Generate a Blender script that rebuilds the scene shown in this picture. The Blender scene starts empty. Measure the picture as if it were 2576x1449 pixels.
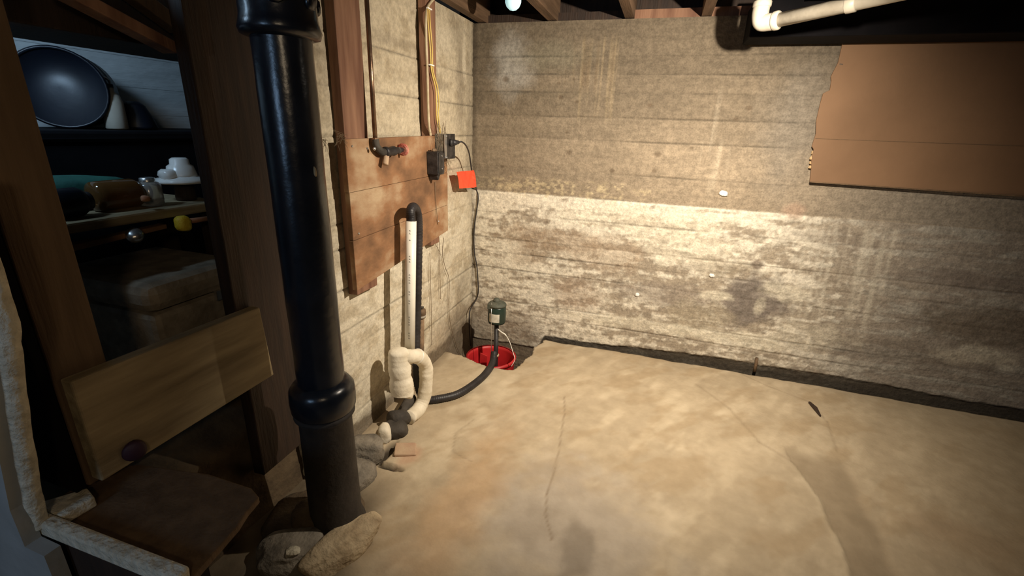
import bpy, bmesh, math, random
import numpy as np
from mathutils import Vector, Matrix
random.seed(7)
S = bpy.context.scene
C = S.collection
# ------------------------------------------------------------------ camera
F, YAW, PIT, ROL = 1151.2755, -0.29675895, -0.33472785, 0.03747449
CAMZ = 1.33
fwd = Vector((math.sin(YAW)*math.cos(PIT), math.cos(YAW)*math.cos(PIT), math.sin(PIT)))
r0 = Vector((math.cos(YAW), -math.sin(YAW), 0)); u0 = r0.cross(fwd)
RT = r0*math.cos(ROL)+u0*math.sin(ROL); UP = -r0*math.sin(ROL)+u0*math.cos(ROL)
cam = bpy.data.cameras.new('camera'); co = bpy.data.objects.new('camera', cam); C.objects.link(co)
cam.sensor_fit = 'HORIZONTAL'; cam.sensor_width = 36; cam.lens = 36*F/2576; cam.clip_start = .02
M3 = Matrix((RT, UP, -fwd)).transposed()
co.matrix_world = Matrix.Translation((0, 0, CAMZ)) @ M3.to_4x4()
S.camera = co
def P(px, py, ax, val):
    """survey helper: the point of the plane axis=val seen at a photo pixel"""
    ray = RT*(px-1288) - UP*(py-724.5) + fwd*F
    o = Vector((0, 0, CAMZ)); return o + ray*((val-o[ax])/ray[ax])
# ------------------------------------------------------------------ light
S.view_settings.view_transform = 'Standard'; S.view_settings.look = 'None'
S.view_settings.gamma = 1; S.view_settings.use_curve_mapping = False
S.view_settings.exposure = 0.0
w = bpy.data.worlds.new('world'); S.world = w; w.use_nodes = True
w.node_tree.nodes['Background'].inputs[0].default_value = (.9, .85, .8, 1)
w.node_tree.nodes['Background'].inputs[1].default_value = .012
LAMP = Vector((.37, 1.48, 1.695))
L = bpy.data.lights.new('work_lamp_light', 'SPOT'); L.energy = 210; L.color = (1, .87, .70)
L.spot_size = math.radians(156); L.spot_blend = 1; L.shadow_soft_size = .012
lo = bpy.data.objects.new('work_lamp_light', L); C.objects.link(lo); lo.location = LAMP
lo.rotation_euler = Vector((-.42, .66, -.62)).to_track_quat('-Z', 'Y').to_euler()
def area(name, loc, to, sx, sy, e, col):
    a = bpy.data.lights.new(name, 'AREA'); a.shape = 'RECTANGLE'; a.size = sx; a.size_y = sy; a.energy = e; a.color = col
    o = bpy.data.objects.new(name, a); C.objects.link(o); o.location = loc
    o.rotation_euler = (Vector(to)-Vector(loc)).to_track_quat('-Z', 'Y').to_euler(); return o
area('window_daylight', (-.95, -1.45, 1.45), (-.6, 1.5, .8), .35, .5, 6.0, (.42, .66, 1))
area('warm_fill', (.45, -.7, 1.75), (-1.3, 1., .9), .15, .15, 3.0, (1, .78, .52))  # added warm fill from behind the camera, no known lamp there
area('alcove_daylight', (-1.62, .52, 1.82), (-2.2, 1.6, 1.35), .25, .15, 6.0, (.5, .74, 1))
# ------------------------------------------------------------------ numpy noise
def vnoise(x, y, seed=0):
    xi = np.floor(x).astype(np.int64); yi = np.floor(y).astype(np.int64); fx = x-xi; fy = y-yi
    fx = fx*fx*(3-2*fx); fy = fy*fy*(3-2*fy)
    def h(a, b):
        n = (a*374761393 + b*668265263 + seed*982451653) & 0xffffffff
        n = ((n ^ (n >> 13))*1274126177) & 0xffffffff
        return ((n ^ (n >> 16)) & 0xffff)/65535.
    return (h(xi, yi)*(1-fx)+h(xi+1, yi)*fx)*(1-fy)+(h(xi, yi+1)*(1-fx)+h(xi+1, yi+1)*fx)*fy
def fbm(x, y, seed=0, o=4):
    s = 0; a = .5; t = 0
    for k in range(o):
        s = s+a*vnoise(x*2**k, y*2**k, seed+k); t += a; a *= .55
    return s/t
def sm(a, b, x):
    t = np.clip((x-a)/(b-a), 0, 1); return t*t*(3-2*t)
def blob(u, v, cu, cv, ru, rv, seed=0, n=.5, soft=.35):
    d = np.sqrt(((u-cu)/ru)**2+((v-cv)/rv)**2)+n*(fbm(u*12+seed, v*12, seed)-.5)*2
    return 1-sm(1-soft, 1+soft, d)
def mixc(col, c, m):
    return col*(1-m[..., None])+np.array(c)*m[..., None]
# ------------------------------------------------------------------ materials
def nodemat(name):
    m = bpy.data.materials.new(name); m.use_nodes = True; nt = m.node_tree
    return m, nt, nt.nodes['Principled BSDF']
def noise_mat(name, c1, c2=None, rough=.8, scale=8, bump=.15, metal=0, stretch=(1, 1, 1), bscale=None, spec=.5, det=6, attr=None, c3=None, coat=0):
    m, nt, b = nodemat(name); N = nt.nodes.new; K = nt.links.new
    tc = N('ShaderNodeTexCoord'); mp = N('ShaderNodeMapping'); mp.inputs['Scale'].default_value = stretch
    K(tc.outputs['Object'], mp.inputs['Vector'])
    nz = N('ShaderNodeTexNoise'); nz.inputs['Scale'].default_value = scale; nz.inputs['Detail'].default_value = det
    K(mp.outputs[0], nz.inputs['Vector'])
    rp = N('ShaderNodeValToRGB'); e = rp.color_ramp.elements
    c2 = c2 or c1; e[0].position = .32; e[1].position = .68
    e[0].color = (*c1, 1); e[1].color = (*c2, 1)
    if c3: x = e.new(.5); x.color = (*c3, 1)
    K(nz.outputs[0], rp.inputs[0]); out = rp.outputs[0]
    if attr:
        a = N('ShaderNodeAttribute'); a.attribute_name = attr
        mx = N('ShaderNodeMix'); mx.data_type = 'RGBA'; mx.blend_type = 'MULTIPLY'; mx.inputs[0].default_value = 1
        K(a.outputs['Color'], mx.inputs[6]); K(out, mx.inputs[7]); out = mx.outputs[2]
    K(out, b.inputs['Base Color'])
    b.inputs['Roughness'].default_value = rough; b.inputs['Metallic'].default_value = metal
    b.inputs['Specular IOR Level'].default_value = spec
    if coat: b.inputs['Coat Weight'].default_value = coat
    if bump:
        n2 = N('ShaderNodeTexNoise'); n2.inputs['Scale'].default_value = bscale or scale*4; n2.inputs['Detail'].default_value = 5
        K(mp.outputs[0], n2.inputs['Vector'])
        bp = N('ShaderNodeBump'); bp.inputs['Strength'].default_value = bump; bp.inputs['Distance'].default_value = .01
        K(n2.outputs[0], bp.inputs['Height']); K(bp.outputs[0], b.inputs['Normal'])
    return m
M = {}
def concrete(name, g=1.0, gs=1.0):
    m, nt, b = nodemat(name); N = nt.nodes.new; K = nt.links.new
    tc = N('ShaderNodeTexCoord'); a = N('ShaderNodeAttribute'); a.attribute_name = 'tone'; out = a.outputs['Color']
    for sc, st, lo_, hi_, p0, p1 in ((1, (42, 42, 42), .80, 1.14, .36, .64), (1, (9, 9, 70), 1-.14*gs, 1+.1*gs, .35, .62), (1, (130, 130, 130), .80, 1.12, .33, .6)):
        mp = N('ShaderNodeMapping'); mp.inputs['Scale'].default_value = st; K(tc.outputs['Object'], mp.inputs['Vector'])
        nz = N('ShaderNodeTexNoise'); nz.inputs['Scale'].default_value = sc; nz.inputs['Detail'].default_value = 5; K(mp.outputs[0], nz.inputs['Vector'])
        mr = N('ShaderNodeMapRange'); mr.inputs[1].default_value = p0; mr.inputs[2].default_value = p1; mr.inputs[3].default_value = 1+(lo_-1)*g; mr.inputs[4].default_value = 1+(hi_-1)*g
        K(nz.outputs[0], mr.inputs[0]); mx = N('ShaderNodeMix'); mx.data_type = 'RGBA'; mx.blend_type = 'MULTIPLY'; mx.inputs[0].default_value = 1
        K(out, mx.inputs[6]); K(mr.outputs[0], mx.inputs[7]); out = mx.outputs[2]
    K(out, b.inputs['Base Color']); b.inputs['Roughness'].default_value = .95; b.inputs['Specular IOR Level'].default_value = .2
    n2 = N('ShaderNodeTexNoise'); n2.inputs['Scale'].default_value = 75; n2.inputs['Detail'].default_value = 7; K(tc.outputs['Object'], n2.inputs['Vector'])
    bp = N('ShaderNodeBump'); bp.inputs['Strength'].default_value = .55; bp.inputs['Distance'].default_value = .006
    K(n2.outputs[0], bp.inputs['Height']); K(bp.outputs[0], b.inputs['Normal']); return m
M['conc'] = concrete('board_marked_concrete', .8, .7); M['conc2'] = concrete('pale_board_marked_concrete', .6, .15)
M['floor'] = noise_mat('floor_concrete', (.9, .89, .87), (1.06, 1.06, 1.06), .8, 14, .18, bscale=70, attr='tone', spec=.3)
M['redwood'] = noise_mat('old_red_brown_timber', (.14, .06, .033), (.30, .16, .095), .75, 5, .3, stretch=(5, 5, .6), det=8)
M['plank'] = noise_mat('orange_brown_board', (.13, .065, .03), (.43, .31, .19), .8, 3.5, .3, stretch=(2, 1.5, 2.2), bscale=40, c3=(.27, .135, .062), det=10)
M['darkwood'] = noise_mat('dark_and_shaded_timber', (.02, .011, .007), (.045, .024, .014), .7, 6, .3, stretch=(6, 6, .6))  # dark tone also stands in for shade on the post and ceiling timbers
M['brownwood'] = noise_mat('dull_brown_timber', (.10, .06, .03), (.17, .105, .055), .8, 5, .3, stretch=(6, 6, .6))
M['palewood'] = noise_mat('pale_weathered_board', (.19, .14, .075), (.42, .33, .19), .8, 5, .3, stretch=(5, .7, 5))
M['joist'] = noise_mat('joist_timber', (.08, .045, .022), (.17, .1, .055), .8, 6, .3, stretch=(6, .6, 6))
M['black'] = noise_mat('black_paint_and_shade', (.002, .002, .003), (.006, .005, .006), .9, 8, .1, spec=.15)
M['iron'] = noise_mat('black_cast_iron', (.005, .008, .014), (.012, .016, .024), .27, 12, .12, bscale=30, spec=.6)
M['iron3'] = noise_mat('rough_black_iron', (.015, .012, .010), (.04, .032, .026), .75, 14, .3)
M['iron2'] = noise_mat('dusty_cast_iron', (.03, .025, .02), (.07, .058, .045), .8, 14, .4)
M['hose'] = noise_mat('black_rubber', (.012, .010, .011), (.03, .026, .027), .5, 15, .1)
M['pvc'] = noise_mat('white_pvc', (.78, .74, .64), (.9, .87, .78), .4, 10, .05)
M['pvcd'] = noise_mat('grubby_white_pvc', (.27, .24, .19), (.42, .385, .32), .45, 9, .1)
M['foam'] = noise_mat('cream_pipe_wrap', (.66, .58, .44), (.86, .79, .64), .8, 16, .35, bscale=40)
M['rust'] = noise_mat('rusty_pipe', (.09, .055, .03), (.25, .16, .09), .8, 20, .4)
M['redp'] = noise_mat('red_bucket_plastic', (.42, .015, .02), (.62, .03, .03), .45, 7, .05)
M['tag'] = noise_mat('orange_red_tag', (.9, .075, .03), (1, .11, .04), .6, 10, .05)
M['redpaint'] = noise_mat('flaking_red_paint', (.5, .1, .07), (.6, .28, .2), .8, 60, .4)
M['copper'] = noise_mat('tarnished_copper', (.16, .09, .06), (.42, .28, .18), .35, 14, .1, metal=.85)
M['steel'] = noise_mat('galvanised_steel', (.5, .5, .5), (.75, .74, .72), .3, 20, .1, metal=.9)
M['grey'] = noise_mat('dusty_grey_box', (.26, .21, .15), (.46, .38, .28), .6, 20, .3)
M['blackbox'] = noise_mat('black_bakelite', (.008, .007, .007), (.045, .038, .035), .5, 30, .2)
M['yellow'] = noise_mat('yellow_wire', (.62, .42, .08), (.72, .55, .17), .5, 20, 0)
M['cream'] = noise_mat('cream_cable', (.42, .33, .2), (.62, .53, .36), .6, 20, .1)
M['twine'] = noise_mat('brown_thin_wire', (.12, .08, .045), (.2, .14, .08), .7, 20, 0)
M['hazy'] = noise_mat('dusty_black_box', (.05, .045, .035), (.26, .23, .17), .6, 16, .3, c3=(.12, .105, .08))
M['green'] = noise_mat('dark_green_enamel', (.008, .02, .015), (.02, .04, .03), .35, 12, .1)
M['greentop'] = noise_mat('dusty_green_enamel', (.05, .06, .045), (.12, .12, .09), .7, 20, .2)
M['label'] = noise_mat('paper_label', (.45, .42, .35), (.7, .66, .56), .7, 30, 0)
M['stone'] = noise_mat('grey_fieldstone', (.11, .095, .075), (.27, .235, .185), .9, 16, .8)
M['tanstone'] = noise_mat('tan_fieldstone', (.30, .22, .13), (.62, .50, .33), .9, 14, .8)
M['brick'] = noise_mat('pinkish_brick', (.42, .26, .17), (.5, .37, .24), .9, 12, .3)
M['card'] = noise_mat('brown_hardboard', (.20, .112, .057), (.255, .145, .076), .75, 3, .06, bscale=60)
M['cardedge'] = noise_mat('torn_board_edge', (.5, .33, .17), (.62, .45, .25), .9, 30, .3)
M['white'] = noise_mat('white_plaster_dab', (.8, .78, .72), (.95, .93, .88), .8, 40, .3)
M['porcelain'] = noise_mat('white_porcelain', (.62, .6, .56), (.8, .78, .74), .25, 8, .1)
M['bluewall'] = noise_mat('pale_plaster', (.40, .42, .42), (.5, .52, .52), .9, 5, .3, stretch=(1, 1, 4))
M['plaster'] = noise_mat('grey_plaster', (.32, .33, .32), (.42, .43, .42), .9, 8, .2)
M['rawedge'] = noise_mat('pale_raw_edge', (.5, .45, .34), (.75, .7, .56), .9, 40, .8, bscale=80)
M['dirt'] = noise_mat('brown_dirt', (.06, .04, .022), (.13, .09, .05), 1, 12, .8)
M['drum'] = noise_mat('dark_blue_enamel', (.0015, .0025, .006), (.003, .005, .012), .45, 6, .05)
M['teal'] = noise_mat('teal_cloth', (.01, .07, .055), (.02, .12, .09), .8, 12, .2)
M['yelp'] = noise_mat('yellow_plastic', (.75, .5, .02), (.9, .68, .06), .5, 50, .3)
M['pinkwood'] = noise_mat('reddish_handle', (.4, .17, .09), (.5, .24, .13), .7, 20, .1)
M['purple'] = noise_mat('dark_purple_plastic', (.03, .008, .018), (.05, .015, .03), .6, 10, .1)
m, nt, b = nodemat('amber_glass'); b.inputs['Base Color'].default_value = (.22, .1, .03, 1); b.inputs['Roughness'].default_value = .06
b.inputs['Transmission Weight'].default_value = .5; M['amber'] = m
m, nt, b = nodemat('clear_dusty_glass'); b.inputs['Base Color'].default_value = (.75, .72, .66, 1); b.inputs['Roughness'].default_value = .15
b.inputs['Transmission Weight'].default_value = .7; M['glass'] = m
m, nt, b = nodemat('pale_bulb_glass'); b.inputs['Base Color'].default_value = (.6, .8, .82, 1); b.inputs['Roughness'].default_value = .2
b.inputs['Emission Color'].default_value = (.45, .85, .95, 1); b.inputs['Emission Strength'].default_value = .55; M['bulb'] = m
# ------------------------------------------------------------------ object helpers
def link(name, me, mat, parent=None, smooth=False):
    if mat: me.materials.append(mat)
    if smooth:
        for p in me.polygons: p.use_smooth = True
    o = bpy.data.objects.new(name, me); C.objects.link(o)
    if parent: o.parent = parent; o.matrix_parent_inverse = Matrix.Translation(-parent.location)
    return o
def obj(name, bm, mat, parent=None, smooth=False, bevel=0):
    me = bpy.data.meshes.new(name)
    bmesh.ops.recalc_face_normals(bm, faces=bm.faces); bm.to_mesh(me); bm.free()
    o = link(name, me, M[mat] if isinstance(mat, str) else mat, parent, smooth)
    if bevel:
        md = o.modifiers.new('bevel', 'BEVEL'); md.width = bevel; md.segments = 2; md.limit_method = 'ANGLE'
    return o
def tag(o, label, cat, group=None):
    o['label'] = label; o['category'] = cat
    if group: o['group'] = group
    return o
def thing(name, loc, label, cat, group=None):
    o = bpy.data.objects.new(name, None); C.objects.link(o); o.location = loc; o.empty_display_size = .05
    return tag(o, label, cat, group)
def struct(o): o['kind'] = 'structure'; return o
def box(bm, a, b, jit=0, seg=1):
    """axis aligned box a..b"""
    x0, y0, z0 = a; x1, y1, z1 = b
    v = [bm.verts.new((x+random.uniform(-jit, jit), y+random.uniform(-jit, jit), z+random.uniform(-jit, jit))) for x in (x0, x1) for y in (y0, y1) for z in (z0, z1)]
    for f in ((0, 1, 3, 2), (4, 6, 7, 5), (0, 4, 5, 1), (2, 3, 7, 6), (0, 2, 6, 4), (1, 5, 7, 3)): bm.faces.new([v[i] for i in f])
    return bm
def B(a, b, jit=0): return box(bmesh.new(), a, b, jit)
def prism(pts, axis, d0, d1):
    """polygon given by 3D points, swept along axis from coordinate d0 to d1"""
    bm = bmesh.new(); A = []; Z = []
    for p in pts:
        q = list(p); q[axis] = d0; A.append(bm.verts.new(q)); q[axis] = d1; Z.append(bm.verts.new(q))
    bm.faces.new(A); bm.faces.new(Z[::-1]); n = len(pts)
    for i in range(n): bm.faces.new([A[i], A[(i+1) % n], Z[(i+1) % n], Z[i]])
    return bm
def spline(pts, n=8):
    pts = [Vector(p) for p in pts]; out = []
    for i in range(len(pts)-1):
        p0 = pts[max(i-1, 0)]; p1 = pts[i]; p2 = pts[i+1]; p3 = pts[min(i+2, len(pts)-1)]
        for k in range(n):
            t = k/n
            out.append(.5*((2*p1)+(-p0+p2)*t+(2*p0-5*p1+4*p2-p3)*t*t+(-p0+3*p1-3*p2+p3)*t**3))
    out.append(pts[-1]); return out
def tube(path, r, seg=12, bm=None, cap=True):
    """tube along a path; r a number or a list / function of the parameter"""
    bm = bm or bmesh.new(); path = [Vector(p) for p in path]; n = len(path); rings = []
    t0 = (path[1]-path[0]).normalized(); up = Vector((0, 0, 1)) if abs(t0.z) < .9 else Vector((0, 1, 0))
    u = t0.cross(up).normalized()
    for i, p in enumerate(path):
        t = (path[min(i+1, n-1)]-path[max(i-1, 0)]).normalized()
        u = (u-t*u.dot(t)).normalized(); v = t.cross(u)
        rr = r(i/(n-1)) if callable(r) else (r[i] if hasattr(r, '__len__') else r)
        rings.append([bm.verts.new(p+u*rr*math.cos(2*math.pi*k/seg)+v*rr*math.sin(2*math.pi*k/seg)) for k in range(seg)])
    for a, b in zip(rings, rings[1:]):
        for k in range(seg): bm.faces.new([a[k], a[(k+1) % seg], b[(k+1) % seg], b[k]])
    if cap: bm.faces.new(rings[0][::-1]); bm.faces.new(rings[-1])
    return bm
def lathe(prof, c, axis=(0, 0, 1), seg=24, wob=0, cap=True):
    """prof: list of (radius, height) from c along axis"""
    ax = Vector(axis).normalized(); up = Vector((0, 0, 1)) if abs(ax.z) < .9 else Vector((0, 1, 0))
    u = ax.cross(up).normalized(); v = ax.cross(u); c = Vector(c); bm = bmesh.new(); rings = []
    for r, h in prof:
        rings.append([bm.verts.new(c+ax*h+(u*math.cos(2*math.pi*k/seg)+v*math.sin(2*math.pi*k/seg))*(r+random.uniform(-wob, wob))) for k in range(seg)])
    for a, b in zip(rings, rings[1:]):
        for k in range(seg): bm.faces.new([a[k], a[(k+1) % seg], b[(k+1) % seg], b[k]])
    if cap: bm.faces.new(rings[0][::-1]); bm.faces.new(rings[-1])
    return bm
def rock(c, s, rz=0, seed=1, sub=3, rough=.22, tilt=0):
    bm = bmesh.new(); bmesh.ops.create_icosphere(bm, subdivisions=sub, radius=1)
    from mathutils import noise
    for v in bm.verts:
        p = v.co.copy(); q = Vector([math.copysign(abs(k)**.75, k) for k in p])
        q *= 1+rough*noise.noise(p*1.3+Vector((seed*7.1, seed, 0)))+.06*noise.noise(p*4+Vector((seed, 3, 1)))
        v.co = Vector((q.x*s[0], q.y*s[1], q.z*s[2]))
    mt = Matrix.Translation(c) @ Matrix.Rotation(rz, 4, 'Z') @ Matrix.Rotation(tilt, 4, 'X'); bm.transform(mt); return bm
def grid(name, us, vs, fn, mat, parent=None):
    """surface patch: fn(U,V) -> X,Y,Z arrays and a colour array"""
    U, V = np.meshgrid(us, vs, indexing='ij'); X, Y, Z, col = fn(U, V); nu, nv = U.shape
    me = bpy.data.meshes.new(name); me.vertices.add(nu*nv)
    me.vertices.foreach_set('co', np.stack([X, Y, Z], -1).reshape(-1).astype(np.float32))
    idx = np.arange(nu*nv).reshape(nu, nv)
    q = np.stack([idx[:-1, :-1], idx[1:, :-1], idx[1:, 1:], idx[:-1, 1:]], -1).reshape(-1, 4)
    me.loops.add(q.size); me.loops.foreach_set('vertex_index', q.reshape(-1).astype(np.int32))
    me.polygons.add(len(q)); me.polygons.foreach_set('loop_start', np.arange(0, q.size, 4, dtype=np.int32))
    me.polygons.foreach_set('loop_total', np.full(len(q), 4, np.int32))
    me.polygons.foreach_set('use_smooth', np.ones(len(q), bool))
    me.update(calc_edges=True)
    a = me.color_attributes.new('tone', 'FLOAT_COLOR', 'POINT')
    c4 = np.concatenate([np.clip(col, 0, 1), np.ones(col.shape[:2]+(1,))], -1)
    a.data.foreach_set('color', c4.reshape(-1).astype(np.float32))
    return link(name, me, M[mat], parent)
WX, WY = -1.134, 2.778       # the left and back wall faces
TOPZ = 1.897
def joints(z, u, levels, seed, depth=.004, wdt=.004):
    """recessed board joints of the formwork plus a small offset per board"""
    d = np.zeros_like(z); j = np.zeros_like(z); rs = np.random.RandomState(seed)
    course = np.zeros_like(z)
    for i, l in enumerate(levels):
        wob = .005*(fbm(u*1.3, u*0+i*3.1, seed+i, 2)-.5)*2
        dist = np.abs(z-l-wob); st = .35+.9*sm(.35, .65, fbm(u*2.1+i*7, u*0+i, seed+40, 3))
        j = np.maximum(j, np.exp(-(dist/wdt)**2)*st)
        course = course+(z > l+wob)*(rs.uniform(-.0022, .0022))
    return course-depth*j, j
# ------------------------------------------------------------------ back wall
BL = [1.724, 1.63, 1.537, 1.407, 1.285, 1.103, .957, .818, .655, .56, .45, .225, .145]
def back_fn(U, V):
    d, j = joints(V, U, BL, 11)
    n1 = fbm(U*3, V*5, 1); n2 = fbm(U*14, V*22, 5); n3 = fbm(U*45, V*60, 9, 3); gr = fbm(U*2.5, V*45, 17, 3)
    col = np.zeros(U.shape+(3,))+np.array((.265, .212, .15))
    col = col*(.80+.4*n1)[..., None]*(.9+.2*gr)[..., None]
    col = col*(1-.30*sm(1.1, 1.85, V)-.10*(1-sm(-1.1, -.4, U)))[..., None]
    # course to course tone of the upper wall
    for k, (lo_, hi_, f) in enumerate(((1.724, 1.9, .88), (1.63, 1.724, .8), (1.537, 1.63, .92), (1.407, 1.537, .84), (1.285, 1.407, .94), (1.103, 1.285, 1.12), (.957, 1.103, 1.04))):
        mk = ((V > lo_) & (V < hi_)).astype(float); col = col*(1-mk+mk*f)[..., None]
    col = mixc(col, (.24, .215, .18), .7*sm(.4, 1.5, U)*(V > .957))
    low = 1-sm(.948, .958, V+.006*(n2-.5))
    e1 = fbm(U*6, V*30, 31, 5); e2 = fbm(U*28, V*34, 33, 4); e3 = fbm(U*75, V*75, 35, 2)
    bias = .10*(1-sm(-.9, .9, U))+.10*sm(.80, .95, V)*(1-sm(.2, .8, U))-.12*sm(.8, 1.5, U)-.05*sm(-1.1, -.8, -np.abs(U+.35)-.2)
    eff = sm(.43, .60, .45*e1+.30*e2+.12*n1+.13*e3+bias)
    lc = np.array((.34, .285, .215))*(1-eff[..., None])+np.array((.68, .62, .505))*eff[..., None]
    lc = lc*(.84+.32*n3)[..., None]
    gsel = sm(.6, 1.5, U+.3*(n1-.5))
    lc = mixc(lc, (.225, .20, .175), .78*gsel*(.6+.6*e1))
    lc = mixc(lc, (.36, .34, .29), .55*gsel*sm(.52, .62, e1))
    for (cu, cv, ru, rv, c, a) in ((-.62, .68, .28, .09, (.30, .215, .14), .6), (-.25, .62, .22, .10, (.36, .27, .185), .5), (-.42, .34, .16, .10, (.33, .235, .165), .45),
        (.12, .42, .28, .07, (.27, .225, .18), .7), (.38, .62, .16, .06, (.3, .25, .18), .6), (.61, .44, .18, .14, (.19, .16, .135), .95), (.33, .30, .17, .10, (.33, .28, .2), .6), (.583, .66, .03, .03, (.16, .12, .09), .8),
        (-.75, .55, .10, .08, (.34, .26, .18), .5), (1.75, .45, .35, .12, (.15, .12, .09), .8), (1.35, .25, .4, .07, (.17, .14, .11), .6), (1.6, .7, .3, .05, (.16, .13, .11), .6), (.95, .85, .25, .04, (.22, .18, .14), .5)):
        lc = mixc(lc, c, a*blob(U, V, cu, cv, ru, rv, int(abs(cu)*100), .55))
    for (cu, cv, ru, rv, a) in ((.18, .72, .25, .10, .5), (.95, .28, .18, .07, .4), (.55, .2, .3, .05, .7), (0, .2, .5, .04, .6), (-.1, .84, .5, .07, .5), (.4, .45, .08, .03, .8), (.64, .42, .025, .05, .5), (1.7, .3, .15, .06, .35), (.75, .52, .12, .05, .6)):
        lc = mixc(lc, (.66, .6, .47), a*blob(U, V, cu, cv, ru, rv, int(abs(cv)*90), .6)*(.5+n3))
    col = col*(1-low[..., None])+lc*low[..., None]
    # rough warm patch over the white line at the left
    col = mixc(col, (.50, .41, .26), .75*blob(U, V, -.55, 1.0, .5, .05, 3, .7)*sm(.4, .7, n3))
    # vertical runs
    def runs(u0, u1, v0, v1, c, a, f=60, seed=2):
        s = sm(.55, .8, fbm(U*f, V*1.2, seed, 2))*sm(u0, u0+.03, U)*(1-sm(u1-.03, u1, U))*sm(v0, v0+.1, V)*(1-sm(v1-.06, v1, V)); return mixc(col, c, a*s)
    wsh = U+.06*(V-.6)
    for k, (x0, w0, a0) in enumerate(((.80, .012, .5), (.835, .008, .45), (.87, .010, .5), (.90, .007, .35), (.93, .010, .45), (.99, .006, .25), (1.07, .016, .55), (1.10, .008, .4), (1.15, .014, .55), (1.19, .009, .4))):
        st_ = np.exp(-((wsh-x0)/w0)**2)*sm(.30, .5, V)*(1-sm(.90, .93, V))*(.4+.9*sm(.3, .6, fbm(U*5+k, V*9, 200+k, 3))); col = mixc(col, (.56, .51, .41), a0*np.clip(st_, 0, 1))
    col = runs(.17, .36, .98, 1.33, (.5, .43, .32), .42, 38, 4)
    col = runs(.2, .3, 1.2, 1.6, (.42, .36, .27), .4, 60, 6)
    col = runs(-.62, -.22, 1.35, 1.84, (.36, .28, .17), .35, 55, 5)
    col = runs(-.6, -.3, 1.5, 1.8, (.17, .12, .07), .45, 70, 7)
    col = mixc(col, (.42, .41, .38), .55*blob(U, V, -.9, 1.68, .10, .15, 5, .5, .6))
    col = mixc(col, (.2, .18, .13), .6*blob(U, V, -.68, 1.72, .2, .06, 5, .5, .8))
    col = mixc(col, (.16, .13, .09), .5*blob(U, V, -.7, 1.53, .22, .03, 9, .5, .8))
    col = mixc(col, (.24, .21, .17), .7*blob(U, V, .62, 1.38, .14, .25, 19, .4, .8))
    col = mixc(col, (.42, .29, .21), .6*blob(U, V, .70, .965, .06, .045, 4, .5))
    # knots
    for q in ((1272, 200, .02), (1410, 245, .014), (1450, 257, .012), (1443, 200, .01), (1635, 265, .018), (1430, 385, .02), (1655, 388, .024), (1645, 430, .018), (1852, 300, .022), (1885, 272, .02), (1350, 255, .01), (1425, 333, .012), (1262, 420, .012), (1740, 372, .012), (1540, 430, .016), (1330, 700, .014), (1384, 832, .014), (1300, 815, .012), (1372, 560, .016), (1405, 210, .01)):
        p = P(q[0], q[1], 1, WY); k = blob(U, V, p.x, p.z, q[2]*.8, q[2]*.6, int(q[0]), .5, .6)
        col = mixc(col, (.12, .085, .055), .65*k); d = d-.003*k
    col = col*(1-.42*np.clip(j, 0, 1)*(.3+.7*sm(.4, .6, n1)))[..., None]
    # damp foot of the wall
    h = .008+.045*sm(-.5, .5, U)-.02*sm(1.2, 1.8, U)+.02*(n2-.5)-.1*(1-sm(-.66, -.60, U))
    foot = 1-sm(h-.01, h+.012, V); col = mixc(col, (.045, .035, .024), .93*foot)
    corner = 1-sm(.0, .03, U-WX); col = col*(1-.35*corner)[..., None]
    pit = (1-sm(-.72, -.60, U))*(1-sm(.08, .2, V+.1*(n1-.5))); col = mixc(col, (.22, .17, .12), .6*pit)
    d = d+.004*(n1-.5)+.003*(n2-.5)+.0025*(n3-.5)+.003*low*eff-.012*foot+.004*low
    return U, WY-d, V, col
us = np.concatenate([np.arange(WX-.02, 2.2, .005), np.arange(2.2, 3.05, .05)])
wb = struct(grid('wall_back', us, np.arange(-.5, TOPZ+.003, .005), back_fn, 'conc'))
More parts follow.
